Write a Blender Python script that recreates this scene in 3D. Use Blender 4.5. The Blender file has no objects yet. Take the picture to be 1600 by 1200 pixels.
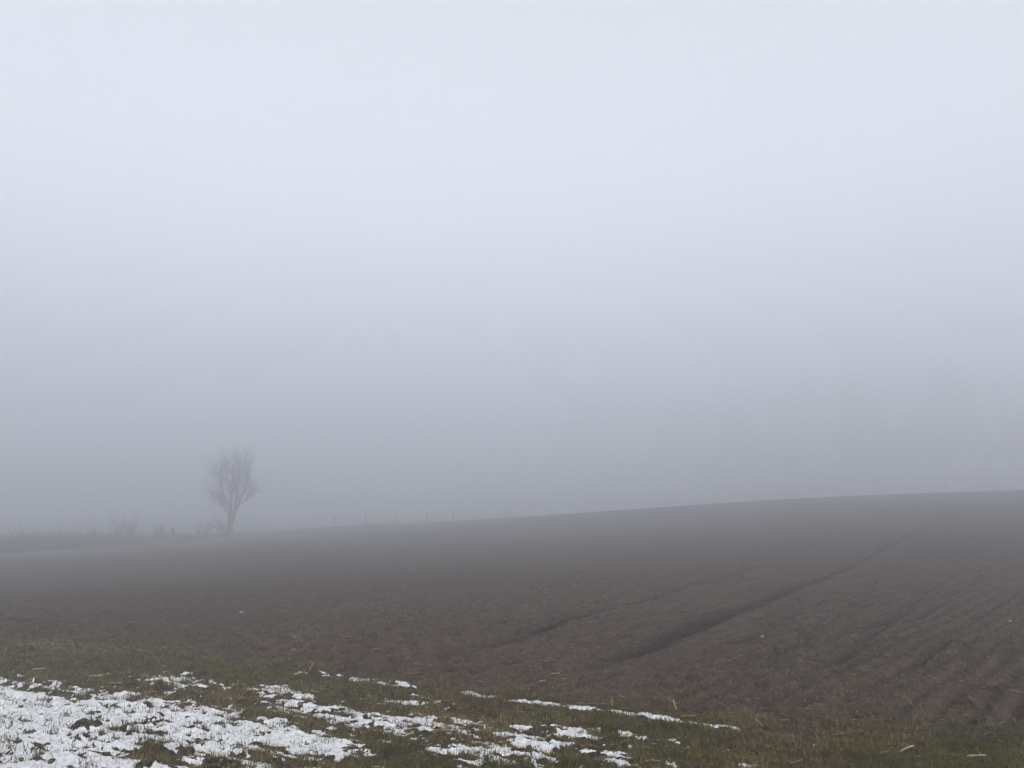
import bpy, math, random
import numpy as np

# ------------------------------------------------------------------ camera, world, sun, exposure
scene = bpy.context.scene
CAM_Z = 1.65
PITCH = math.atan(190.0 / 1386.0)
FPX = 1386.0                      # focal length in pixels of a 1600 wide frame
cam_data = bpy.data.cameras.new("camera")
cam = bpy.data.objects.new("camera", cam_data)
scene.collection.objects.link(cam)
cam.location = (0, 0, CAM_Z)
cam.rotation_euler = (math.radians(90) + PITCH, 0, 0)
cam_data.sensor_width = 36.0
cam_data.lens = 36.0 * FPX / 1600.0
cam_data.clip_start = 0.05
cam_data.clip_end = 3000.0
scene.camera = cam

SUN_EL, SUN_ROT = math.radians(38), math.radians(165)
world = bpy.data.worlds.new("World")
scene.world = world
world.use_nodes = True
wn, wl = world.node_tree.nodes, world.node_tree.links
wn.clear()
sky = wn.new("ShaderNodeTexSky")
sky.sky_type = 'NISHITA'
sky.sun_disc = False
sky.sun_elevation = SUN_EL
sky.sun_rotation = SUN_ROT
sky.air_density = 1.0
sky.dust_density = 3.0
hs = wn.new("ShaderNodeHueSaturation")
hs.inputs["Saturation"].default_value = 0.15       # thin overcast takes most of the blue out
bg = wn.new("ShaderNodeBackground")
bg.inputs["Strength"].default_value = 0.15
wo = wn.new("ShaderNodeOutputWorld")
wl.new(sky.outputs[0], hs.inputs["Color"])
wl.new(hs.outputs[0], bg.inputs["Color"])
wl.new(bg.outputs[0], wo.inputs["Surface"])

sun_data = bpy.data.lights.new("sun", 'SUN')
sun_data.energy = 0.6
sun_data.angle = math.radians(60)
sun_data.color = (1.0, 0.97, 0.93)
sun = bpy.data.objects.new("sun", sun_data)
scene.collection.objects.link(sun)
sun.rotation_euler = (math.radians(90) - SUN_EL, 0, math.pi - SUN_ROT)

scene.view_settings.view_transform = 'Standard'
scene.view_settings.look = 'None'
scene.view_settings.gamma = 1.0
scene.view_settings.exposure = 1.13
scene.cycles.max_bounces = 14
scene.cycles.diffuse_bounces = 3
scene.cycles.volume_bounces = 12
scene.cycles.use_denoising = True
scene.cycles.use_adaptive_sampling = False

HAZE_DENSITY = 0.0152
HAZE_TOP = 56.0

# ------------------------------------------------------------------ noise helpers (world space)
def _hash(ix, iy, s):
    h = (ix.astype(np.int64) * 374761393 + iy.astype(np.int64) * 668265263 + s * 1442695041) & 0xFFFFFFFF
    h = ((h ^ (h >> 13)) * 1274126177) & 0xFFFFFFFF
    h = ((h ^ (h >> 16)) * 2246822519) & 0xFFFFFFFF
    h = h ^ (h >> 15)
    return (h & 0xFFFFFF).astype(np.float64) / 16777216.0

def vnoise(x, y, s=0):
    """gradient noise, about -1..1"""
    ix, iy = np.floor(x), np.floor(y)
    fx, fy = x - ix, y - iy
    ux, uy = fx * fx * fx * (fx * (fx * 6 - 15) + 10), fy * fy * fy * (fy * (fy * 6 - 15) + 10)
    def g(dx, dy):
        a = _hash(ix + dx, iy + dy, s) * 2 * math.pi
        return np.cos(a) * (fx - dx) + np.sin(a) * (fy - dy)
    a, b, c, d = g(0, 0), g(1, 0), g(0, 1), g(1, 1)
    return 1.5 * ((a * (1 - ux) + b * ux) * (1 - uy) + (c * (1 - ux) + d * ux) * uy)

def fbm(x, y, s=0, o=4, g=0.5):
    t, a, n = 0, 1.0, 0
    for k in range(o):
        t = t + a * vnoise(x * 2 ** k + 17.3 * k, y * 2 ** k - 9.1 * k, s + k)
        n += a
        a *= g
    return t / n

def clods(x, y, cell, dens, s, rmin=0.25, rmax=0.62):
    """rounded lumps scattered one per cell with probability dens; height in units of cell"""
    x, y = x / cell, y / cell
    ix, iy = np.floor(x), np.floor(y)
    best = np.zeros_like(x)
    for dx in (-1, 0, 1):
        for dy in (-1, 0, 1):
            jx, jy = ix + dx, iy + dy
            px, py = jx + _hash(jx, jy, s), jy + _hash(jx, jy, s + 1)
            rr = rmin + (rmax - rmin) * _hash(jx, jy, s + 2) ** 2
            on = _hash(jx, jy, s + 3) < dens
            th = _hash(jx, jy, s + 4) * math.pi
            asp = 0.55 + 0.45 * _hash(jx, jy, s + 5)
            ex, ey = x - px, y - py
            u = ex * np.cos(th) + ey * np.sin(th)
            v = (-ex * np.sin(th) + ey * np.cos(th)) / asp
            q = 1 - (u * u + v * v) / (rr * rr)
            hgt = np.where(on & (q > 0), rr * np.sqrt(np.maximum(q, 0)) * (0.45 + 0.4 * asp), 0)
            best = np.maximum(best, hgt)
    return best * cell

def smooth(a, b, t):
    t = np.clip((t - a) / (b - a), 0, 1)
    return t * t * (3 - 2 * t)

# ------------------------------------------------------------------ the lie of the land
# directions: MAR runs along the field margin, FUR along the drill rows (square to it)
MAR = np.array([0.862, -0.507])
FUR = np.array([0.507, 0.862])
ctrl = np.array([
    (0, 0, 0), (0, 6, 0), (-4, 7, -0.02), (4, 5.5, 0.02), (-7, 12, -0.05), (0, 14, 0.0), (8, 12, 0.10), (14, 8, 0.1), (-14, 8, -0.1), (0, -15, 0), (-20, -20, -.1), (20, -20, .1),
    (-12, 22, -0.35), (0, 28, 0.0), (14, 26, 0.75), (24, 24, 1.0),
    (-22, 38, -0.85), (-10, 42, -0.45), (5, 45, 0.45), (18, 45, 1.45), (34, 45, 1.95),
    (-30.5, 52.8, -1.12), (-24.3, 64.5, -0.88), (-21.7, 69.3, -0.77), (-16, 80, -0.43), (-5, 102, -0.15), (5.5, 124, 0.02),
    (8, 88, 0.98), (22, 72, 2.12), (38, 66, 2.75), (60, 55, 3.0),
    (-40, 60, -1.4), (-45, 95, -1.6), (-20, 120, -1.2), (30, 130, 1.1), (60, 110, 2.1), (90, 80, 2.6), (100, 20, 1.6), (-80, 20, -1.5),
    (0, 220, -1.0), (-120, 160, -2.2), (120, 180, 1.5), (150, -80, 1), (-150, -80, -1), (0, -150, 0),
    (-500, 500, -2), (500, 500, 0), (0, 600, -1), (500, -500, 0), (-500, -500, -1), (0, -600, 0), (600, 0, 1), (-600, 0, -2)], float)
def _tps(r2):
    return np.where(r2 > 0, r2 * np.log(np.maximum(r2, 1e-12)), 0) * 0.5
FAR = 1.32
_far = (np.hypot(ctrl[:, 0], ctrl[:, 1]) > 44) & (np.hypot(ctrl[:, 0], ctrl[:, 1]) < 180) & (ctrl[:, 1] > 0)
ctrl[_far, 2] = CAM_Z + (ctrl[_far, 2] - CAM_Z) * FAR
ctrl[_far, :2] *= FAR
_mid = (np.hypot(ctrl[:, 0], ctrl[:, 1]) > 19) & (np.hypot(ctrl[:, 0], ctrl[:, 1]) <= 44) & (ctrl[:, 1] > 0)
ctrl[_mid, 2] = CAM_Z + (ctrl[_mid, 2] - CAM_Z) * 1.2
ctrl[_mid, :2] *= 1.2
_n = len(ctrl)
_A = np.zeros((_n + 3, _n + 3))
_d2 = (ctrl[:, None, 0] - ctrl[None, :, 0]) ** 2 + (ctrl[:, None, 1] - ctrl[None, :, 1]) ** 2
_A[:_n, :_n] = _tps(_d2) + np.eye(_n) * 1.0
_A[:_n, _n] = 1; _A[:_n, _n + 1:] = ctrl[:, :2]
_A[_n, :_n] = 1; _A[_n + 1:, :_n] = ctrl[:, :2].T
_w = np.linalg.solve(_A, np.concatenate([ctrl[:, 2], [0, 0, 0]]))
def macro(x, y):
    x = np.asarray(x, float); y = np.asarray(y, float)
    z = _w[_n] + _w[_n + 1] * x + _w[_n + 2] * y
    for k in range(_n):
        z = z + _w[k] * _tps((x - ctrl[k, 0]) ** 2 + (y - ctrl[k, 1]) ** 2)
    return z
_z0 = float(macro(0.0, 0.0))

def uv(x, y):
    """m: metres beyond the near margin line (positive = in the field); s: metres along it"""
    x0, y0 = -0.4, 8.15
    m = (x - x0) * FUR[0] + (y - y0) * FUR[1]
    s = (x - x0) * MAR[0] + (y - y0) * MAR[1]
    return m, s

# fence line runs parallel to the drill rows
F0 = np.array([-16.0, 80.0]) * FAR
FD = np.array([0.47, 0.883])
def fence_off(x, y):
    """signed distance to the fence line, positive on the field side"""
    return (x - F0[0]) * FD[1] - (y - F0[1]) * FD[0]

def zone_field(x, y):
    """+ inside the ploughed field"""
    m, s = uv(x, y)
    w = 0.35 * vnoise(x * 0.45, y * 0.45, 41) + 0.12 * vnoise(x * 2.3, y * 2.3, 42)
    near = m - np.interp(s, EDGE_S, EDGE_M) + w * .6
    far = fence_off(x, y) - 19.0 + 0.5 * vnoise(x * .15, y * .15, 43)
    return np.minimum(near, far)

def pix_to_ground(px, py, iters=40):
    """where the ray through a photo pixel meets the smooth land"""
    a, b = (px - 800) / FPX, (600 - py) / FPX
    d = np.array([a, math.cos(PITCH) - b * math.sin(PITCH), math.sin(PITCH) + b * math.cos(PITCH)])
    t, dt = 3.0, 0.1
    while t < 400:
        p = d * t
        if CAM_Z + p[2] < float(macro(p[0], p[1])) - _z0:
            break
        t *= 1.01
    lo, hi = t / 1.01, t
    for _ in range(20):
        mid = (lo + hi) / 2
        p = d * mid
        if CAM_Z + p[2] < float(macro(p[0], p[1])) - _z0: hi = mid
        else: lo = mid
    return d[0] * hi, d[1] * hi

def track_depth(x, y):
    """wheel ruts pressed in the field; returns depth 0..1"""
    m, s = uv(x, y)
    t = np.zeros_like(x)
    wob = 0.10 * vnoise(m * 0.25, m * 0 + 3.3, 51) + 0.03 * vnoise(m * 1.3, m * 0 + 1.3, 52)
    for k, (c, bend, wd, dp) in enumerate(RUTS):
        d = (s + wob - c - bend * np.maximum(m, 0)) / wd
        f = dp * np.exp(-d ** 2) * (0.80 + 0.40 * vnoise(m * 0.35, m * 0 + 7 * k, 53 + k))
        t = np.maximum(t, f * smooth(0.9, 3.4, m) * (1 - 0.45 * smooth(5, 16, m)))
    return t

EDGE = sorted((lambda q: (q[1], q[0]))(uv(*pix_to_ground(*p))) for p in [(-300, 975), (0, 986), (200, 1002), (400, 1032), (600, 1062), (800, 1086), (1200, 1122), (1600, 1150)])
EDGE_S = [e[0] for e in EDGE]; EDGE_M = [e[1] for e in EDGE]
def rutp(px, py):
    x, y = pix_to_ground(px, py)
    m, s = uv(x, y)
    return m, s
def fit(p1, p2, wd, dp):
    (m1, s1), (m2, s2) = rutp(*p1), rutp(*p2)
    b = (s2 - s1) / (m2 - m1)
    return (s1 - b * m1, b, wd, dp)
RUTS = [fit((960, 1030), (1290, 900), 0.17, 1.0),
        fit((900, 968), (1190, 880), 0.12, 0.75),
        fit((1440, 935), (1570, 815), 0.09, 0.48),
        fit((1240, 1010), (1500, 850), 0.14, 0.28),
        fit((1290, 1070), (1540, 890), 0.08, 0.28),
        fit((1420, 1050), (1598, 912), 0.08, 0.28),
        fit((1060, 1050), (1330, 925), 0.10, 0.3),
        fit((1150, 1060), (1400, 905), 0.08, 0.25),
        fit((760, 1010), (1010, 915), 0.09, 0.28),
        fit((560, 890), (900, 838), 0.35, 0.3),
        fit((400, 905), (700, 862), 0.35, 0.25)]

def base_height(x, y, r):
    """land + furrows + soft swells: what snow lies on"""
    m, s = uv(x, y)
    z = macro(x, y) - _z0
    z = z + 0.035 * vnoise(x * 0.4, y * 0.4, 11) * smooth(3, 12, r)
    fld = smooth(-0.3, 0.5, zone_field(x, y))
    near = 1 - smooth(18, 40, r)
    wob = 0.22 * vnoise(x * 0.7, y * 0.7, 12)
    # old plough ridges along the margin in the rough strip near the camera
    rid = np.sin((m + wob) * 2 * math.pi / 0.30)
    z = z + (1 - fld) * near * 0.015 * rid * (0.6 + 0.6 * vnoise(x * .8, y * .8, 13))
    # the balk at the edge of the rough strip
    z = z + 0.03 * np.exp(-((m + 0.35 + wob * .3) / 0.22) ** 2) * near
    # drill rows in the field
    row = np.sin((s - 0.13 * m + 0.10 * wob) * 2 * math.pi / 0.24)
    row2 = np.sin((s - 0.13 * m + 0.2 * wob) * 2 * math.pi / 1.05 + 1.0)
    z = z + fld * (0.014 * row * (1 - smooth(25, 60, r)) + 0.004 * row2)
    z = z - fld * 0.17 * track_depth(x, y)
    return z, fld

def rough_height(x, y, r, fld):
    near = r < 34
    h = np.zeros_like(x)
    xs, ys, f = x[near], y[near], fld[near]
    k = 0.022 * fbm(xs * 5, ys * 5, 21, 4)
    big = clods(xs + .03 * vnoise(xs * 14, ys * 14, 1), ys + .03 * vnoise(xs * 14, ys * 14, 2), 0.26, 0.5, 100, 0.14, 0.42)
    mid = clods(xs + .02 * vnoise(xs * 20, ys * 20, 3), ys, 0.13, 0.75, 200, 0.2, 0.55)
    sml = clods(xs, ys, 0.055, 0.8, 300, 0.25, 0.6)
    patch = smooth(-0.25, 0.5, vnoise(xs * 0.9, ys * 0.9, 31))
    lump = np.maximum(big * (0.40 + 1.15 * patch), np.maximum(mid * 0.85, sml * 0.8)) + 0.35 * sml
    lump = lump * (0.75 + 0.5 * vnoise(xs * 22, ys * 22, 5)) 
    h[near] = (k + lump * (1 - f * 0.15)) * 0.64
    far = ~near
    xs, ys = x[far], y[far]
    h[far] = 0.06 * fbm(xs * 1.9, ys * 1.9, 22, 4) + 0.02
    # blend across the change
    return h

# snow cover in the near strip: gaussians placed on the ground
SNOW = []
def snow_blob(px, py, sx, sy, a):
    """a patch around a photo pixel, sx by sy metres, sx along the margin"""
    x, y = pix_to_ground(px, py)
    SNOW.append((x, y, sx, sy, a))
for args in [(-60, 1120, 2.2, 1.1, 1.6), (60, 1130, 1.5, .9, 1.4), (160, 1115, 1.2, .6, 1.1), (60, 1190, 1.4, .6, 1.0), (270, 1125, .8, .45, .9),
             (380, 1150, .8, .45, .95), (500, 1165, .6, .3, 0.9), (400, 1188, .5, .2, 0.45), (250, 1160, .8, .4, .9), (-150, 1180, 2, 1, 1.5), (-250, 1080, 3, .8, 1.2),
             (290, 1066, .9, .22, 0.62), (440, 1082, .6, .2, .55), (500, 1054, .5, .12, .40), (600, 1065, .5, .1, .5), (470, 1104, .7, .25, .66), (560, 1125, .7, .3, .70),
             (630, 1126, .55, .2, .78), (700, 1135, .5, .2, .68), (640, 1098, .6, .15, .55), (760, 1180, .6, .3, .78), (850, 1165, .7, .2, .66), (900, 1178, .5, .2, .60), (700, 1195, .4, .2, .5),
             (860, 1145, .6, .08, .55), (960, 1150, .6, .1, .5), (1040, 1160, .35, .1, .50), (1100, 1178, .3, .1, .44), (1180, 1147, .10, .06, .5), (1160, 1145, .08, .06, .6),
             (1260, 1168, .2, .06, .44), (1320, 1155, .1, .05, .4), (1150, 1192, .2, .08, .45), (180, 1052, .7, .12, .45), (560, 1190, .25, .15, -.3), (640, 1175, .3, .25, -.35), (590, 1150, .2, .1, -.2)]:
    x_, y_, sx_, sy_, w_ = args
    snow_blob(x_, y_, sx_ * (1.15 if 250 < x_ < 1000 and w_ > 0 else 1), sy_ * (1.3 if 250 < x_ < 1000 and w_ > 0 else 1), w_ + (.20 if 250 < x_ < 1000 and w_ > 0 else (.12 if x_ < 250 else 0)))
LN = [pix_to_ground(*p) for p in [(470, 1052), (600, 1068), (700, 1081), (860, 1104), (1020, 1122), (1140, 1139)]]

def snow_cover(x, y):
    c = np.zeros_like(x)
    for (a, b, sx, sy, w) in SNOW:
        u = (x - a) * MAR[0] + (y - b) * MAR[1]
        v = (x - a) * FUR[0] + (y - b) * FUR[1]
        q = np.exp(-(u / sx) ** 2 - (v / sy) ** 2) * w
        c = np.where(w > 0, np.maximum(c, q), c + q)
    m, s = uv(x, y)
    n = 0.30 * vnoise(s * 1.1, m * 4.2, 61) + 0.22 * vnoise(s * 3.2, m * 11, 62) + 0.18 * vnoise(s * 9, m * 20, 64)
    c = c + n * np.clip(c * 2.2, 0, 1)
    # the thin unbroken line of snow in the last furrow
    for i in range(len(LN) - 1):
        p, q = np.array(LN[i]), np.array(LN[i + 1])
        d = q - p
        L = np.hypot(*d)
        t = np.clip(((x - p[0]) * d[0] + (y - p[1]) * d[1]) / L ** 2, 0, 1)
        dist = np.hypot(x - p[0] - t * d[0], y - p[1] - t * d[1])
        on = 1.05 + 0.7 * vnoise((x * MAR[0] + y * MAR[1]) * 2.1, x * 0 + 4.4, 63) - (0.35 if i < 2 else 0)
        c = np.maximum(c, np.exp(-(dist / 0.07) ** 2) * on)
    return c

# ------------------------------------------------------------------ materials
def mat(name):
    m = bpy.data.materials.new(name)
    m.use_nodes = True
    nt = m.node_tree
    b = nt.nodes["Principled BSDF"]
    return m, nt, b
def nd(nt, t, **k):
    n = nt.nodes.new(t)
    for a, v in k.items():
        if a in n.inputs: n.inputs[a].default_value = v
        else: setattr(n, a, v)
    return n
def noise_node(nt, vec, scale, detail=4, rough=0.6, dim='3D'):
    n = nt.nodes.new("ShaderNodeTexNoise")
    n.inputs["Scale"].default_value = scale
    n.inputs["Detail"].default_value = detail
    n.inputs["Roughness"].default_value = rough
    nt.links.new(vec, n.inputs["Vector"])
    return n.outputs["Fac"]
def ramp(nt, fac, stops):
    r = nt.nodes.new("ShaderNodeValToRGB")
    e = r.color_ramp.elements
    while len(e) < len(stops): e.new(0.5)
    for k, (p, c) in enumerate(stops):
        e[k].position = p
        e[k].color = (*c, 1)
    nt.links.new(fac, r.inputs["Fac"])
    return r.outputs["Color"]
def mixc(nt, fac, a, b):
    m = nt.nodes.new("ShaderNodeMix")
    m.data_type = 'RGBA'
    for s, v in ((0, fac), (6, a), (7, b)):
        if hasattr(v, "is_output") or hasattr(v, "links"): nt.links.new(v, m.inputs[s])
        elif s == 0: m.inputs[0].default_value = v
        else: m.inputs[s].default_value = (*v, 1)
    return m.outputs[2]

def soil_material(name, dark, mid, light, green, green_amount, fine=30, furrow_shade=False):
    m, nt, b = mat(name)
    geo = nt.nodes.new("ShaderNodeNewGeometry").outputs["Position"]
    c = ramp(nt, noise_node(nt, geo, fine, 6, .72), [(0.30, dark), (0.52, mid), (0.72, light)])
    broad = ramp(nt, noise_node(nt, geo, 0.35, 5, .6), [(0.38, (0, 0, 0)), (0.66, (1, 1, 1))])
    c2 = mixc(nt, 0.5, c, ramp(nt, noise_node(nt, geo, 4.5, 6, .7), [(0.35, dark), (0.65, light)]))
    fine_g = ramp(nt, noise_node(nt, geo, 9, 6, .75), [(0.46, (0, 0, 0)), (0.62, (1, 1, 1))])
    mul = nt.nodes.new("ShaderNodeMath"); mul.operation = 'MULTIPLY'
    nt.links.new(broad, mul.inputs[0]); nt.links.new(fine_g, mul.inputs[1])
    mul2 = nt.nodes.new("ShaderNodeMath"); mul2.operation = 'MULTIPLY'; mul2.inputs[1].default_value = green_amount
    nt.links.new(mul.outputs[0], mul2.inputs[0])
    c3 = mixc(nt, mul2.outputs[0], c2, green)
    if furrow_shade:                                  # shade of wheel ruts and furrow bottoms, painted into the soil colour
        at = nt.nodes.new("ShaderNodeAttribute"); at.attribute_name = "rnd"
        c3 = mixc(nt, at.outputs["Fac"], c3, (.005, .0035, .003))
    nt.links.new(c3, b.inputs["Base Color"])
    b.inputs["Roughness"].default_value = 0.92
    b.inputs["Specular IOR Level"].default_value = 0.2
    bm = nt.nodes.new("ShaderNodeBump")
    bm.inputs["Strength"].default_value = 0.8
    bm.inputs["Distance"].default_value = 0.02
    nt.links.new(noise_node(nt, geo, 45, 6, .75), bm.inputs["Height"])
    nt.links.new(bm.outputs[0], b.inputs["Normal"])
    return m

M_FIELD = soil_material("field_soil", (.007, .0040, .0028), (.031, .0185, .0135), (.110, .073, .054), (.075, .060, .030), 0.6, furrow_shade=True)
M_VERGE = soil_material("verge_soil", (.007, .0045, .0028), (.024, .0165, .0105), (.070, .050, .030), (.058, .053, .017), 1.0)
M_MEADOW = soil_material("meadow_turf", (.036, .030, .020), (.062, .054, .036), (.115, .100, .068), (.072, .072, .040), 0.7, 5)

m, nt, b = mat("old_snow"); M_SNOW = m
geo = nt.nodes.new("ShaderNodeNewGeometry").outputs["Position"]
nt.links.new(ramp(nt, noise_node(nt, geo, 22, 6, .7), [(0.25, (.20, .20, .18)), (0.44, (.42, .425, .43)), (0.66, (.58, .585, .60))]), b.inputs["Base Color"])
b.inputs["Roughness"].default_value = 0.7
b.inputs["Specular IOR Level"].default_value = 0.25
bm = nt.nodes.new("ShaderNodeBump"); bm.inputs["Strength"].default_value = .5; bm.inputs["Distance"].default_value = .01
nt.links.new(noise_node(nt, geo, 60, 5, .7), bm.inputs["Height"]); nt.links.new(bm.outputs[0], b.inputs["Normal"])

def attr_material(name, stops, rough=.8):
    """own colour of each blade or straw picked by a per-piece random attribute"""
    m, nt, b = mat(name)
    a = nt.nodes.new("ShaderNodeAttribute"); a.attribute_name = "rnd"
    nt.links.new(ramp(nt, a.outputs["Fac"], stops), b.inputs["Base Color"])
    b.inputs["Roughness"].default_value = rough
    b.inputs["Specular IOR Level"].default_value = 0.2
    return m
M_GRASS = attr_material("winter_grass", [(0, (.045, .045, .013)), (.35, (.088, .078, .025)), (.6, (.118, .092, .038)), (.85, (.15, .118, .06)), (1, (.26, .21, .12))])
M_SPROUT = attr_material("field_sprouts", [(0, (.06, .055, .028)), (.5, (.09, .075, .045)), (.85, (.13, .105, .07)), (1, (.22, .18, .12))])
M_STRAW = attr_material("dry_straw", [(0, (.13, .09, .055)), (.5, (.24, .18, .11)), (1, (.48, .40, .27))])
M_WEED = attr_material("dead_weeds", [(0, (.07, .055, .042)), (.6, (.13, .105, .08)), (1, (.20, .17, .125))])
def plain(name, c1, c2, scale, rough=.85, stretch=None):
    m, nt, b = mat(name)
    tc = nt.nodes.new("ShaderNodeTexCoord").outputs["Object"]
    if stretch:
        mp = nt.nodes.new("ShaderNodeMapping"); mp.inputs["Scale"].default_value = stretch
        nt.links.new(tc, mp.inputs["Vector"]); tc = mp.outputs[0]
    n = noise_node(nt, tc, scale, 6, .7)
    nt.links.new(ramp(nt, n, [(.35, c1), (.65, c2)]), b.inputs["Base Color"])
    b.inputs["Roughness"].default_value = rough
    b.inputs["Specular IOR Level"].default_value = .25
    bm = nt.nodes.new("ShaderNodeBump"); bm.inputs["Strength"].default_value = .6; bm.inputs["Distance"].default_value = .01
    nt.links.new(n, bm.inputs["Height"]); nt.links.new(bm.outputs[0], b.inputs["Normal"])
    return m
M_BARK = plain("bark", (.035, .028, .024), (.085, .07, .06), 7, stretch=(1, 1, .25))
M_TWIG = plain("twigs", (.05, .038, .035), (.09, .07, .065), 9)
M_POST = plain("weathered_wood", (.07, .058, .045), (.14, .12, .10), 12, stretch=(1, 1, .1))
M_WIRE = plain("rusty_wire", (.08, .05, .035), (.14, .10, .08), 20)
M_STALK = plain("maize_straw", (.16, .12, .065), (.36, .29, .17), 30, stretch=(1, .2, 1))
M_HUSK = plain("rotten_stalk", (.07, .042, .024), (.18, .115, .07), 30)
M_STUB = plain("black_rotten_wood", (.008, .007, .006), (.03, .024, .02), 25)
M_STONE = plain("pale_stone", (.20, .19, .175), (.36, .35, .33), 20)
M_BSTONE = plain("brown_stone", (.14, .10, .07), (.26, .20, .15), 20)

# ------------------------------------------------------------------ mesh helpers
def mesh_np(name, V, faces_list, material, attr=None, smooth_shade=True):
    """faces_list: arrays of shape (n,3) or (n,4)"""
    me = bpy.data.meshes.new(name)
    V = np.asarray(V, np.float32)
    me.vertices.add(len(V)); me.vertices.foreach_set("co", V.ravel())
    loops = np.concatenate([f.ravel() for f in faces_list]).astype(np.int32)
    sizes = np.concatenate([np.full(len(f), f.shape[1]) for f in faces_list])
    starts = np.concatenate([[0], np.cumsum(sizes)[:-1]]).astype(np.int32)
    me.loops.add(len(loops)); me.loops.foreach_set("vertex_index", loops)
    me.polygons.add(len(sizes)); me.polygons.foreach_set("loop_start", starts)
    if smooth_shade:
        me.polygons.foreach_set("use_smooth", np.ones(len(sizes), bool))
    me.update(calc_edges=True)
    if attr is not None:
        a = me.attributes.new("rnd", 'FLOAT', 'POINT')
        a.data.foreach_set("value", np.asarray(attr, np.float32))
    me.materials.append(material)
    return me
def link(name, me, parent=None, **props):
    o = bpy.data.objects.new(name, me)
    scene.collection.objects.link(o)
    if parent: o.parent = parent
    for k, v in props.items(): o[k] = v
    return o
def thing(name, label, category, loc=(0, 0, 0), rz=0.0, group=None):
    o = link(name, None, label=label, category=category)
    o.location = loc; o.rotation_euler = (0, 0, rz)
    if group: o["group"] = group
    return o

# ------------------------------------------------------------------ ground sheets
az = np.concatenate([np.arange(-180, -50, 3.0), np.arange(-50, 50, 0.075), np.arange(50, 180, 3.0)])
az = np.radians(az)
rr = np.concatenate([np.geomspace(0.02, 5.0, 40)[:-1], np.exp(np.arange(math.log(5), math.log(12), 0.0024)),
                     np.exp(np.arange(math.log(12), math.log(60), 0.0042)), np.exp(np.arange(math.log(60), math.log(560), 0.012))])
NA, NR = len(az), len(rr)
A, R = np.meshgrid(az, rr)
X, Y = R * np.sin(A), R * np.cos(A)
xf, yf, rf = X.ravel(), Y.ravel(), R.ravel()
zb, fld = base_height(xf, yf, rf)
rough = rough_height(xf, yf, rf, fld)
rough = rough * smooth(0.0, 3.0, rf)
zg = zb + rough
mer_off = fence_off(xf, yf)
V = np.stack([xf, yf, zg], 1)
i = np.arange(NR - 1)[:, None] * NA
j = np.arange(NA)[None, :]
jn = (j + 1) % NA
Q = np.stack([i + j, i + jn, i + NA + jn, i + NA + j], -1).reshape(-1, 4)
zf = zone_field(xf, yf)
qc = zf[Q].mean(1)
qm = mer_off[Q].mean(1)
def sub(name, Qs, Vs, material, attr=None, **props):
    used = np.unique(Qs)
    remap = np.full(len(Vs), -1, np.int64); remap[used] = np.arange(len(used))
    return link(name, mesh_np(name, Vs[used], [remap[Qs]], material, None if attr is None else attr[used]), **props)
is_field = qc > 0
is_far = (~is_field) & (uv(xf, yf)[0][Q].mean(1) > 2)
mm_, ss_ = uv(xf, yf)
furrow_shade = np.clip(1.2 * track_depth(xf, yf), 0, .9) + 0.45 * np.clip(-np.sin((ss_ - 0.13 * mm_ + 0.022 * vnoise(xf * .7, yf * .7, 12)) * 2 * math.pi / 0.24) + .5 * vnoise(xf * 3, yf * 3, 89), 0, 1) * (1 - smooth(20, 45, rf)) + 0.10 * np.clip(-np.sin((ss_ - 0.13 * mm_ + 0.044 * vnoise(xf * .7, yf * .7, 12)) * 2 * math.pi / 1.05 + 1.0) * .5 + .5 * vnoise(xf * 2.1, yf * 2.1, 88), 0, 1)  # painted shade mask: strong in the ruts, weaker in the row troughs
sub("field", Q[is_field], V, M_FIELD, attr=np.clip(furrow_shade, 0, 1), kind="structure", label="bare brown ploughed field rising gently to the right into the fog")
sub("meadow", Q[is_far], V, M_MEADOW, kind="structure", label="pale green grass strip beyond the brown field")
sub("ground", Q[(~is_field) & (~is_far)], V, M_VERGE, kind="structure", label="rough turf margin in the foreground between snow and field")

# ------------------------------------------------------------------ snow
cov = np.zeros_like(xf)
nearm = (rf < 22) & (np.abs(A.ravel()) < math.radians(50)) & (rf >= 3)
cov[nearm] = snow_cover(xf[nearm], yf[nearm])
sn = nearm & (cov > 0.02)
zs = np.full_like(zg, -9.0)
xs, ys, cs = xf[sn], yf[sn], cov[sn]
lift = -0.024 + 0.031 * np.clip(cs * 1.15, 0, 1.15) + 0.006 * fbm(xs * 3, ys * 3, 73, 3)
_m, _s = uv(xs, ys)
fine = 0.016 * vnoise(_s * 4.5, _m * 12, 71) + 0.022 * fbm(_s * 11, _m * 26, 74, 3) + 0.006 * vnoise(xs * 40, ys * 40, 75) + 0.46 * rough[sn]
zs[sn] = zb[sn] + lift + fine
vis = zs > zg - 0.002
qs = vis[Q].any(1) & sn[Q].all(1)
Vs = V.copy(); Vs[:, 2] = zs
sub("snow", Q[qs], Vs, M_SNOW, kind="stuff", label="patchy thin white snow lying in the furrows of the near margin", category="snow")

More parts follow.
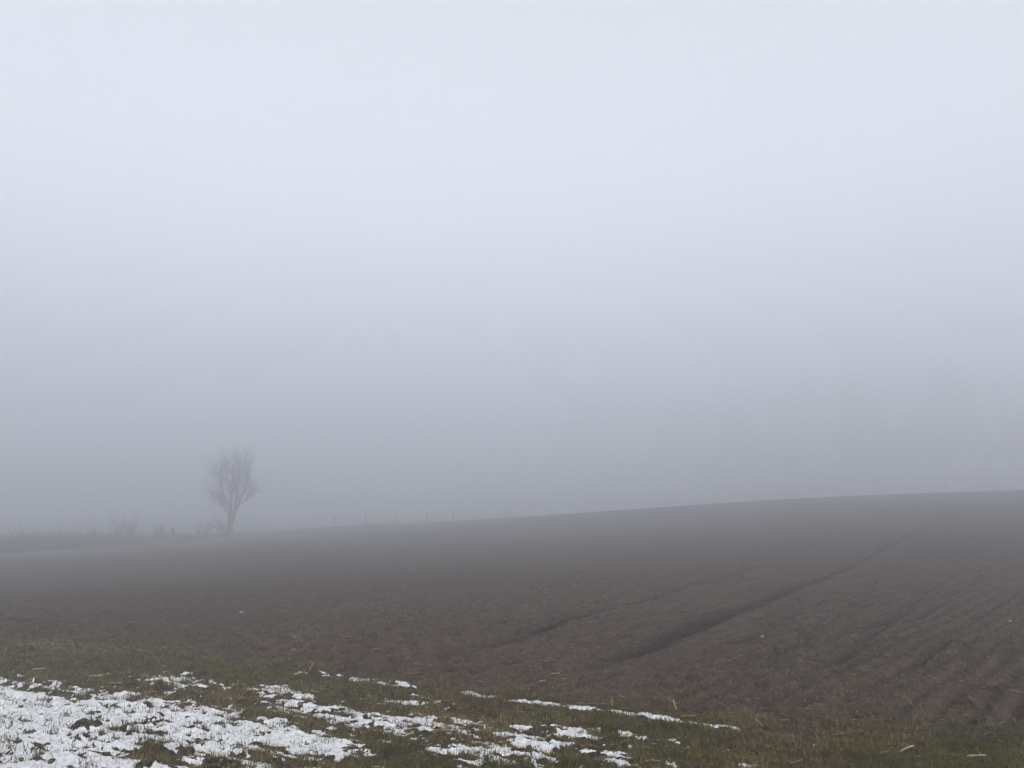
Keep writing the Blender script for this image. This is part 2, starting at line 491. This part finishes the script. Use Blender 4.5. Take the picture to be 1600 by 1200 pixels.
# ------------------------------------------------------------------ sampling heights for placing things
lr = np.log(rr)
def surf(x, y):
    """rough ground height at points (bilinear on the sheet)"""
    x = np.atleast_1d(np.asarray(x, float)); y = np.atleast_1d(np.asarray(y, float))
    r = np.hypot(x, y); a = np.arctan2(x, y)
    u = np.interp(a, az, np.arange(NA)); v = np.interp(r, rr, np.arange(NR))
    iu = np.clip(u.astype(int), 0, NA - 2); iv = np.clip(v.astype(int), 0, NR - 2)
    fu, fv = u - iu, v - iv
    Z = zg.reshape(NR, NA)
    return (Z[iv, iu] * (1 - fu) + Z[iv, iu + 1] * fu) * (1 - fv) + (Z[iv + 1, iu] * (1 - fu) + Z[iv + 1, iu + 1] * fu) * fv
ZS = zs.reshape(NR, NA)
def snow_depth(x, y):
    r = np.hypot(x, y); a = np.arctan2(x, y)
    iu = np.clip(np.round(np.interp(a, az, np.arange(NA))).astype(int), 0, NA - 1)
    iv = np.clip(np.round(np.interp(r, rr, np.arange(NR))).astype(int), 0, NR - 1)
    return ZS[iv, iu] - zg.reshape(NR, NA)[iv, iu]

# ------------------------------------------------------------------ blades and straws
rng = np.random.default_rng(7)
def wedge(n, r0, r1, half=44, power=1.0):
    a = np.radians(rng.uniform(-half, half, n))
    u = rng.uniform(0, 1, n)
    r = np.sqrt(r0 ** 2 + (r1 ** 2 - r0 ** 2) * u) if power == 1 else r0 * (r1 / r0) ** u
    return r * np.sin(a), r * np.cos(a), r
def blades(name, x, y, z, h, w, lean, material, rnd, **props):
    n = len(x)
    th = rng.uniform(0, 2 * math.pi, n)         # facing
    ld = rng.uniform(0, 2 * math.pi, n)         # lean direction
    cx, cy = np.cos(th) * w / 2, np.sin(th) * w / 2
    lx, ly = np.cos(ld) * lean * h, np.sin(ld) * lean * h
    hz = h * np.sqrt(np.clip(1 - (lean * .8) ** 2, .08, 1))
    P = np.zeros((n, 5, 3))
    P[:, 0] = np.stack([x - cx, y - cy, z - .01], 1)
    P[:, 1] = np.stack([x + cx, y + cy, z - .01], 1)
    P[:, 2] = np.stack([x + cx * .8 + lx * .35, y + cy * .8 + ly * .35, z + hz * .6], 1)
    P[:, 3] = np.stack([x - cx * .8 + lx * .35, y - cy * .8 + ly * .35, z + hz * .6], 1)
    P[:, 4] = np.stack([x + lx, y + ly, z + hz], 1)
    b = np.arange(n)[:, None] * 5
    me = mesh_np(name, P.reshape(-1, 3), [b + np.array([[0, 1, 2, 3]]), b + np.array([[3, 2, 4]])], material, np.repeat(rnd, 5), False)
    return link(name, me, **props)
def straws(name, x, y, z, L, w, tilt, material, rnd, direction=None, **props):
    n = len(x)
    th = rng.uniform(0, 2 * math.pi, n) if direction is None else direction
    d = np.stack([np.cos(th) * np.cos(tilt), np.sin(th) * np.cos(tilt), np.sin(tilt)], 1)
    sd = np.stack([-np.sin(th), np.cos(th), np.zeros(n)], 1)
    up = np.cross(d, sd)
    c = np.stack([x, y, z], 1)
    P = np.zeros((n, 6, 3))
    for e, sg in enumerate((-.5, .5)):
        for k in range(3):
            a = k * 2 * math.pi / 3
            P[:, e * 3 + k] = c + d * (L * sg)[:, None] + (sd * math.cos(a) + up * math.sin(a)) * (w / 2)[:, None]
    b = np.arange(n)[:, None] * 6
    F = [b + np.array([[k, (k + 1) % 3, 3 + (k + 1) % 3, 3 + k]]) for k in range(3)]
    me = mesh_np(name, P.reshape(-1, 3), F, material, np.repeat(rnd, 6), False)
    return link(name, me, **props)

# winter grass of the margin
x, y, r = wedge(560000, 5.2, 22, 44, 2)
zn = zone_field(x, y)
tuft = fbm(x * 2.6, y * 2.6, 81, 3) + 0.35 * vnoise(x * 9, y * 9, 82)
keep = (rng.uniform(0, 1, len(x)) < (1 - smooth(-.5, .6, zn))) & (tuft + rng.uniform(-.35, .35, len(x)) > -0.12)
sd_ = snow_depth(x, y)
keep &= (sd_ < 0.0) | (rng.uniform(0, 1, len(x)) < 0.30)
x, y, r, tuft = x[keep], y[keep], r[keep], tuft[keep]
h = (0.022 + 0.035 * rng.uniform(0, 1, len(x)) ** 1.5) * (0.8 + 0.9 * np.clip(tuft, -.3, .8))
rnd = np.clip(0.45 - 0.45 * vnoise(x * 0.8, y * 0.8, 83) - .25 * tuft + rng.normal(0, .17, len(x)), 0, 1)
blades("grass", x, y, surf(x, y), h, rng.uniform(.002, .0042, len(x)) * (1 + r / 14), rng.uniform(.1, 1.0, len(x)), M_GRASS, rnd,
       kind="stuff", label="short dull olive winter grass growing on the near margin", category="grass")

# sprouts and stubble scattered over the field
x, y, r = wedge(360000, 5.5, 60, 44, 2)
zn = zone_field(x, y)
pt = fbm(x * 0.5, y * 0.5, 84, 4)
keep = (zn > -0.1) & (rng.uniform(0, 1, len(x)) < np.clip(0.45 + 1.0 * pt, .08, 1))
x, y, r = x[keep], y[keep], r[keep]
blades("stubble", x, y, surf(x, y), rng.uniform(.012, .045, len(x)), rng.uniform(.002, .005, len(x)) * (1 + r / 30), rng.uniform(.3, 1.15, len(x)), M_SPROUT,
       rng.uniform(0, 1, len(x)), kind="stuff", label="sparse withered sprouts over the brown field", category="stubble")

# loose straw
x, y, r = wedge(17000, 5.2, 40, 44, 2)
tilt = rng.normal(0, .18, len(x))
k = rng.uniform(0, 1, len(x))
L = .015 + .10 * k ** 4
straws("straw", x, y, surf(x, y) + .008, L, rng.uniform(.0015, .0035, len(x)) * (1 + r / 50), tilt, M_STRAW, rng.uniform(0, 1, len(x)) ** 1.7,
       kind="stuff", label="small bits of pale straw scattered on soil and turf", category="straw")

# dead grass and weeds along the fence
def along_fence(n, t0, t1, o0, o1):
    t = rng.uniform(t0, t1, n); o = rng.uniform(o0, o1, n)
    return F0[0] + FD[0] * t + FD[1] * o, F0[1] + FD[1] * t - FD[0] * o, t
x, y, t = along_fence(85000, -82, 12, -2.4, 3.2)
dens = fbm(t * .35, t * 0 + 2, 91, 3)
h = (0.75 + 1.1 * np.clip(dens + .25, 0, 1) + .35 * (1 - smooth(-44, -26, t))) * rng.uniform(.3, 1.3, len(x))
h *= 1.45 * (0.22 + 0.78 * (1 - smooth(-34, -14, t))) * (0.75 + .75 * vnoise(t * .8, t * 0 + 5, 93)) * np.where(rng.uniform(0, 1, len(x)) < .03, 1.3, .8)
blades("dead_weeds", x, y, surf(x, y), h, rng.uniform(.012, .03, len(x)), rng.uniform(.1, .8, len(x)), M_WEED, rng.uniform(0, 1, len(x)),
       kind="stuff", label="tall dead reddish weeds growing along the fence line at left", category="weeds")
x, y, t = along_fence(36000, -10, 98, -1.4, 2.8)
dens = fbm(t * .22, t * 0 + 2, 92, 3)
h = (0.12 + 0.45 * np.clip(dens + .15 + .3 * np.exp(-((t - 2) / 5) ** 2), 0, 1)) * rng.uniform(.4, 1.2, len(x))
blades("long_grass", x, y, surf(x, y), h, rng.uniform(.015, .03, len(x)), rng.uniform(.2, 1.0, len(x)), M_WEED, rng.uniform(.3, 1, len(x)),
       kind="stuff", label="matted long grass around the feet of the fence posts", category="long grass")

# ------------------------------------------------------------------ tubes and trees
class Tubes:
    def __init__(s): s.v, s.f, s.n = [], [], 0
    def add(s, pts, rad, k=6, cap=True):
        pts = np.asarray(pts, float); n = len(pts)
        tan = np.gradient(pts, axis=0)
        tan /= np.linalg.norm(tan, axis=1)[:, None] + 1e-9
        ref = np.array([0.31, 0.95, 0.05]) if abs(tan[0] @ np.array([.31, .95, .05])) < .9 else np.array([1., 0, 0])
        a = np.cross(tan, ref); a /= np.linalg.norm(a, axis=1)[:, None] + 1e-9
        b = np.cross(tan, a)
        ph = np.arange(k) * 2 * math.pi / k
        ring = pts[:, None] + (a[:, None] * np.cos(ph)[None, :, None] + b[:, None] * np.sin(ph)[None, :, None]) * np.asarray(rad)[:, None, None]
        s.v.append(ring.reshape(-1, 3))
        i = np.arange(n - 1)[:, None] * k; j = np.arange(k)[None]
        s.f.append((np.stack([i + j, i + (j + 1) % k, i + k + (j + 1) % k, i + k + j], -1).reshape(-1, 4)) + s.n)
        if cap and k >= 4:
            e = (n - 1) * k + s.n
            if k == 4: s.f.append(np.array([[e, e + 1, e + 2, e + 3]]))
            else:
                for q in range(1, k - 1): s.f.append(np.array([[e, e + q, e + q + 1, e + q + 1]])[:, :3])
        s.n += n * k
    def mesh(s, name, material):
        q = [f for f in s.f if f.shape[1] == 4]; t = [f for f in s.f if f.shape[1] == 3]
        fl = [np.concatenate(q)] + ([np.concatenate(t)] if t else [])
        return mesh_np(name, np.concatenate(s.v), fl, material)

def limb(rs, p, d, L, r0, r1, n, wander, up):
    pts, rad = [p.copy()], [r0]
    d = d / np.linalg.norm(d)
    for k in range(n):
        d = d + rs.normal(0, wander, 3) + np.array([0, 0, up])
        d /= np.linalg.norm(d)
        p = p + d * L / n
        pts.append(p.copy()); rad.append(r0 + (r1 - r0) * (k + 1) / n)
    return np.array(pts), np.array(rad), d
def side_dir(rs, d, ang):
    r = rs.normal(0, 1, 3); r -= d * (r @ d); r /= np.linalg.norm(r)
    return d * math.cos(ang) + r * math.sin(ang)
def grow(rs, tb, p, d, L, r, depth, maxd, spread, up, kids, shrink, minr, k=None):
    n = 5 if depth < 3 else 3
    pts, rad, de = limb(rs, p, d, L, r, max(r * .45, minr), n, .10 + .03 * depth, up)
    tb.add(pts, rad, max(3, 7 - depth), cap=False)
    if depth >= maxd: return
    for q in range(kids[depth]):
        t = rs.uniform(.22, .95) if q else 1.0
        i = min(int(t * n), n - 1); f = t * n - i
        pp = pts[i] * (1 - f) + pts[i + 1] * f
        ri = rad[i] * (1 - f) + rad[i + 1] * f
        dd = pts[i + 1] - pts[i]; dd /= np.linalg.norm(dd)
        ang = rs.uniform(.25, .6) * spread if q else rs.uniform(.05, .3)
        grow(rs, tb, pp, side_dir(rs, dd, ang), L * shrink * rs.uniform(.7, 1.15) * (1 if q == 0 else (1.15 - .45 * t)), max(ri * .62, minr), depth + 1, maxd, spread, up, kids, shrink, minr)

def put(px, py):
    x, y = pix_to_ground(px, py)
    return x, y, float(surf(x, y)[0])

# the lone tree: two stems from one foot
TX, TY = (-21.7 - .05) * FAR, 69.3 * FAR
TZ = float(surf(TX, TY)[0]) - .05
tree = thing("bare_tree", "lone leafless tree with a forked trunk and twiggy vase shaped crown standing in the fog", "tree", (TX, TY, TZ))
rs = np.random.default_rng(23)
tr, cr = Tubes(), Tubes()
foot = [(0, 0, -.1), (-.02, 0, .35), (-.01, .02, .8), (.02, .0, 1.3)]
tr.add(foot, [.32, .25, .215, .21], 10)
stems = [
    ([(-.03, 0, .9), (-.06, .03, 1.5), (-.03, .08, 2.2), (-.05, .1, 3.0), (.0, .1, 3.8), (.03, .08, 4.6), (.0, .1, 5.4)], [.15, .14, .125, .105, .08, .05, .02]),
    ([(.05, 0, 1.0), (.22, .02, 1.55), (.36, -.05, 2.2), (.42, -.05, 2.9), (.40, -.1, 3.6), (.55, -.05, 4.4), (.62, 0, 5.2)], [.17, .15, .13, .10, .075, .045, .018]),
    ([(.25, .02, 1.6), (.42, .1, 2.1), (.62, .15, 2.6), (.80, .2, 3.2), (1.02, .2, 3.8), (1.12, .25, 4.8)], [.07, .06, .055, .05, .035, .018]),
    ([(-.05, .0, 1.9), (-.28, -.1, 2.35), (-.62, -.15, 2.75), (-.95, -.2, 3.2), (-1.2, -.2, 3.9)], [.065, .055, .045, .035, .018]),
    ([(-.04, .05, 2.5), (-.18, .3, 3.1), (-.45, .5, 3.8), (-.65, .6, 4.7), (-.7, .6, 5.4)], [.06, .05, .04, .03, .014]),
    ([(.38, -.05, 2.5), (.5, -.5, 3.2), (.45, -.8, 4.1), (.4, -.9, 5.0)], [.06, .05, .035, .015]),
    ([(0, .1, 3.2), (.15, .6, 3.8), (.25, .9, 4.6), (.3, 1.0, 5.4)], [.05, .04, .03, .014]),
    ([(-.05, .02, 2.2), (-.35, -.5, 2.9), (-.6, -.8, 3.7), (-.8, -.9, 4.5)], [.05, .04, .03, .014]),
    ([(-.05, .0, 1.6), (-.4, .1, 1.95), (-.85, .2, 2.35), (-1.25, .2, 2.9)], [.06, .05, .035, .014]),
    ([(.6, .1, 2.7), (.95, .0, 3.3), (1.3, -.1, 4.0), (1.35, -.1, 4.7)], [.045, .04, .03, .014]),
    ([(-.7, -.1, 2.9), (-.95, .1, 3.6), (-1.05, .2, 4.4), (-1.0, .2, 5.0)], [.045, .04, .03, .014]),
    ([(.4, 0, 2.1), (.75, .1, 2.45), (1.15, .05, 2.75), (1.5, .0, 3.2)], [.045, .038, .03, .014])]
for n_, (pts, rad) in enumerate(stems):
    pts = np.array(pts, float)
    (tr if n_ < 2 else cr).add(pts, rad, 8)
    for q in range(13 if n_ < 2 else 9):
        t = rs.uniform(.36 if n_ < 2 else .25, 1.0) * (len(pts) - 1)
        i = min(int(t), len(pts) - 2); f = t - i
        pp = pts[i] * (1 - f) + pts[i + 1] * f
        dd = pts[i + 1] - pts[i]; dd /= np.linalg.norm(dd)
        d0 = side_dir(rs, dd, rs.uniform(.35, .95)) + np.array([0, 0, .08])
        if pp[2] < 2.3: d0[2] = abs(d0[2]) + .3
        grow(rs, cr, pp, d0, rs.uniform(.6, 1.05), .021, 1, 4, 1.45, .045, [0, 5, 4, 3], .70, .0025)
# suckers and a leaning shoot at the foot, on the left
for q in range(7):
    p0 = np.array([rs.uniform(-.75, -.15), rs.uniform(-.3, .3), 0])
    grow(rs, cr, p0, np.array([rs.uniform(-.55, -.1), rs.normal(0, .2), 1]), rs.uniform(.7, 1.3), .035, 2, 4, 1.0, .03, [0, 0, 5, 3], .6, .004)
tree.scale = (1.32, 1.32, 1.40)
link("trunk", tr.mesh("trunk", M_BARK), tree)
link("crown", cr.mesh("crown", M_TWIG), tree)

# shrubs along the fence at the left
def shrub(px, t, off, hgt, seed, label, nst):
    hgt *= 1.35
    x = F0[0] + FD[0] * t + FD[1] * off; y = F0[1] + FD[1] * t - FD[0] * off
    rs = np.random.default_rng(seed)
    tb = Tubes()
    for q in range(nst):
        a = rs.uniform(0, 6.28); rad = rs.uniform(0, .4)
        grow(rs, tb, np.array([math.cos(a) * rad, math.sin(a) * rad, -.05]), np.array([math.cos(a) * .35, math.sin(a) * .35, 1]), hgt * 1.15 * rs.uniform(.35, .6), .017, 1, 4, 1.2, .03, [0, 5, 4, 3], .62, .004)
    o = link("bare_shrub", tb.mesh("bare_shrub", M_TWIG), label=label, category="shrub", group="bare shrubs along the fence line")
    o.location = (x, y, float(surf(x, y)[0]))
def t_of(px):
    k = (px - 800) / FPX
    return (k * F0[1] - F0[0]) / (FD[0] - k * FD[1])
shrub(0, t_of(50), .3, 1.15, 1, "low bare shrub in the dead weeds nearest the left edge of the photo", 12)
shrub(0, t_of(105), .1, .8, 2, "small bare shrub between the left edge shrub and the larger weeds", 8)
shrub(0, t_of(142), .4, 1.3, 3, "wide bare shrub with leaning twigs left of the tall upright shrub", 13)
shrub(0, t_of(205), 0, 1.9, 4, "tall upright bare shrub left of the thick leaning post", 14)
shrub(0, t_of(250), .4, 1.3, 5, "thin bare shrub just left of the thick leaning post", 9)
shrub(0, t_of(318), .2, 1.3, 6, "bare shrub between the thick leaning post and the lone tree", 8)

# ------------------------------------------------------------------ fence
def fence_pt(t): 
    x, y = F0[0] + FD[0] * t, F0[1] + FD[1] * t
    return np.array([x, y, float(surf(x, y)[0])])
fo = fence_pt(0)
fence = thing("wire_fence", "old wire fence of thin wooden posts running away into the fog beyond the field", "fence", tuple(fo))
rs = np.random.default_rng(5)
tops = []
pxs = [526, 574, 620, 669, 709, 754, 792, 828, 861]
for k, px in enumerate(pxs):
    p = fence_pt(t_of(px)) - fo
    h = [1.22, 1.25, .9, 1.2, 1.5, 1.35, 1.3, .95, 1.2][k] * 1.2
    lean = rs.normal(0, .05, 2)
    tb = Tubes()
    rad = .065 if k not in (3, 4) else .085
    tb.add([p + [0, 0, -.3], p + [lean[0] * .3, lean[1] * .3, h * .35], p + [lean[0] * .7, lean[1] * .7, h * .7], p + [lean[0], lean[1], h], p + [lean[0], lean[1], h + .02]],
           [rad, rad * .98, rad * .93, rad * .9, rad * .5], 8)
    link("post", tb.mesh("post", M_POST), fence)
    tops.append((p, lean, h))
for fr in (.45, .72, .92):
    tb = Tubes(); pts = []
    for k, (p, lean, h) in enumerate(tops):
        c = p + [lean[0] * fr + .07, lean[1] * fr, min(h, 1.2) * fr]
        if k: pts.append((pts[-1] + c) / 2 - [0, 0, .03])
        pts.append(c)
    tb.add(pts, [.0022] * len(pts), 3, cap=False)
    link("wire", tb.mesh("wire", M_WIRE), fence)
# the thick post on its own left of the tree
p = fence_pt(t_of(278))
tb = Tubes()
tb.add([(0, 0, -.3), (.02, 0, .3), (-.03, 0, .8), (-.10, 0, 1.28), (-.105, 0, 1.31)], [.12, .115, .11, .10, .05], 9)
o = link("fence_post", tb.mesh("fence_post", M_POST), label="thick lone wooden post leaning slightly left of the lone tree", category="post")
o.location = p

# ------------------------------------------------------------------ far tall trees, all but lost in the fog on the right
def far_tree(seed, H):
    rs = np.random.default_rng(seed)
    tr, cr = Tubes(), Tubes()
    pts, rad, _ = limb(rs, np.array([0, 0, -.4]), np.array([0, 0, 1.]), H, .20, .04, 10, .06, .03)
    tr.add(pts, rad, 10)
    for q in range(34):
        t = rs.uniform(.30, .98) * 10
        i = min(int(t), 9); f = t - i
        pp = pts[i] * (1 - f) + pts[i + 1] * f
        d0 = side_dir(rs, np.array([0, 0, 1.]), rs.uniform(.5, 1.0))
        grow(rs, cr, pp, d0, H * .17 * (1.25 - t / 12), .07, 1, 4, 1.2, .06, [0, 4, 4, 3], .62, .012)
    return tr.mesh("trunk", M_BARK), cr.mesh("crown", M_TWIG)
protos = [far_tree(31, 27), far_tree(32, 31), far_tree(33, 24)]
rs = np.random.default_rng(77)
for k in range(30):
    px = 1040 + k * 21 + rs.uniform(-12, 12)
    dist = rs.uniform(262, 340) - k * .6
    pr, sc = k % 3, rs.uniform(1.15, 1.5)
    a = (px - 800) / FPX
    y = dist / math.hypot(1, a); x = a * y
    o = thing("forest_tree", "tall bare tree all but hidden by the fog above the field on the right", "tree", (x, y, float(surf(x, y)[0])), k * 1.3, "tall bare trees lost in the fog on the right")
    o.scale = (sc, sc, sc)
    link("trunk", protos[pr][0], o); link("crown", protos[pr][1], o)

# ------------------------------------------------------------------ maize stalks and stones lying about
def stalk(px, py, L, ang, tilt, rad, material, label, name="maize_stalk", cat="stalk", node=True, dz=0.0):
    x, y, z = put(px, py)
    tb = Tubes()
    n = 9
    t = np.linspace(-.5, .5, n)
    bend = .06 * L * (1 - (2 * t) ** 2)
    d = np.array([math.cos(ang) * math.cos(tilt), math.sin(ang) * math.cos(tilt), math.sin(tilt)])
    s = np.array([-math.sin(ang), math.cos(ang), 0])
    pts = d[None] * (t * L)[:, None] + s[None] * bend[:, None]
    r = np.full(n, rad)
    if node: r[[2, 6]] *= 1.3
    r[0] *= .6; r[-1] *= .5
    tb.add(pts, r, 7)
    # a torn strip of leaf hanging from it
    tb.add([pts[6], pts[6] + s * .02 + [0, 0, .012], pts[6] + s * .05 + d * .02 + [0, 0, .002]], [rad * .5, rad * .45, rad * .1], 4)
    o = link(name, tb.mesh(name, material), label=label, category=cat, group="bits of dead maize stalk on the margin")
    lift = abs(math.sin(tilt)) * L * .5
    o.location = (x, y, z + rad + .02 + lift * .85 + dz)
stalk(1418, 1181, .15, .55, .12, .006, M_STALK, "yellow maize stalk lying in the grass at the bottom right")
stalk(1527, 1193, .12, .0, .03, .005, M_STALK, "short yellow maize stalk lying level, nearest the bottom right corner")
stalk(1310, 1152, .10, .25, .1, .007, M_HUSK, "orange brown piece of stalk beside a snow crumb, right of the black stub")
stalk(1055, 1111, .09, 1.9, .95, .0045, M_STALK, "pale broken stalk standing upright right of centre")
stalk(868, 1060, .14, -.9, .15, .004, M_STALK, "thin pale stalk slanting down to the right above the snow line")
stalk(935, 1108, .16, -.35, .06, .004, M_HUSK, "thin orange stalk lying along the edge of the snow line")
stalk(957, 1106, .07, 1.2, 1.0, .003, M_STALK, "tiny upright pale stalk above the snow line")
stalk(688, 1150, .13, -.30, .08, .008, M_HUSK, "orange brown stalk lying beside the dark mound near the bottom centre")
stalk(642, 1151, .05, .8, .2, .006, M_STALK, "short yellow stalk end left of the dark mound near the bottom centre")
stalk(487, 1048, .10, 1.1, .8, .003, M_STALK, "thin pale straw stalk standing slanted above the left snow patches")
stalk(1075, 1128, .12, -.5, .1, .006, M_HUSK, "brown stalk lying at the gap in the snow line")
stalk(945, 1194, .15, .1, .05, .006, M_HUSK, "reddish brown stalk lying at the bottom edge, right of the last big snow patch")
stalk(975, 1158, .08, -.6, .3, .005, M_STALK, "dull green stalk poking out right of the centre snow patch")
stalk(60, 1049, .13, .1, .05, .005, M_STALK, "pale stalk lying flat above the snow at the far left")
stalk(150, 1060, .13, -.1, .05, .007, M_STALK, "pale flat stalk lying in turf above the left snow field")
stalk(180, 1070, .14, -.05, .03, .004, M_STALK, "slim tan stalk just above the upper edge of the left snow field")
# the black stub with its straws
x, y, z = put(1194, 1146)
st = thing("rotten_stub", "black rotten stub leaning beside a lump of snow, pale straw stuck in it", "stub", (x, y, z))
tb = Tubes(); tb.add([(.05, 0, -.02), (.03, .01, .02), (-.01, .01, .055), (-.035, .01, .075)], [.028, .024, .017, .006], 8)
link("stump", tb.mesh("stump", M_STUB), st)
tb = Tubes(); tb.add([(-.01, -.01, .05), (-.04, -.01, .08), (-.065, -.01, .105)], [.004, .004, .002], 5)
link("straw", tb.mesh("straw", M_STALK), st)
stalk(1161, 1141, .08, 2.3, .9, .004, M_HUSK, "orange stalk standing slanted just left of the black rotten stub")

def stone(px, py, size, seed, material, label):
    x, y, z = put(px, py)
    rs = np.random.default_rng(seed)
    import bmesh
    bm_ = bmesh.new(); bmesh.ops.create_icosphere(bm_, subdivisions=3, radius=1)
    off = rs.uniform(0, 50)
    for v in bm_.verts:
        c = v.co
        n = float(vnoise(np.array([c.x * 1.2 + off]), np.array([c.y * 1.2 + c.z]), seed)[0])
        v.co = c * (1 + .28 * n); v.co.z *= .6; v.co.y *= .8
    me = bpy.data.meshes.new("stone"); bm_.to_mesh(me); bm_.free()
    me.materials.append(material)
    o = link("field_stone", me, label=label, category="stone", group="stones lying on the field")
    o.scale = (size * .75,) * 3; o.rotation_euler = (rs.uniform(-.2, .2), rs.uniform(-.2, .2), rs.uniform(0, 6))
    o.location = (x, y, z + size * .25)
stone(377, 957, .055, 1, M_STONE, "pale stone on the brown field, below and right of the lone tree")
stone(461, 999, .028, 2, M_STONE, "small white stone near the near edge of the brown field left of centre")
stone(459, 1017, .03, 3, M_BSTONE, "brown stone at the edge of the turf just below the small white stone")
stone(1191, 994, .03, 4, M_STONE, "small pale stone on the field right of the darkest wheel rut")
stone(1578, 970, .04, 5, M_STONE, "pale stone on the field near the right edge of the photo")

# ------------------------------------------------------------------ haze: one closed box round everything
HX, HT, HB = 575.0, HAZE_TOP, float(zg.min()) - 1.5
bmv = np.array([(x, y, z) for z in (HB, HT) for y in (-HX, HX) for x in (-HX, HX)], float)
hm = bpy.data.materials.new("fog_air"); hm.use_nodes = True
hn = hm.node_tree; hn.nodes.clear()
pv = hn.nodes.new("ShaderNodeVolumePrincipled")
pv.inputs["Color"].default_value = (0.915, 0.933, 0.965, 1)
pv.inputs["Density"].default_value = HAZE_DENSITY
pv.inputs["Anisotropy"].default_value = 0.82
ho = hn.nodes.new("ShaderNodeOutputMaterial")
hn.links.new(pv.outputs[0], ho.inputs["Volume"])
me = mesh_np("haze", bmv, [np.array([[0, 2, 3, 1], [4, 5, 7, 6], [0, 1, 5, 4], [2, 6, 7, 3], [0, 4, 6, 2], [1, 3, 7, 5]])], hm, None, False)
link("haze", me, kind="stuff", label="thick pale grey fog filling the air over the field", category="fog")
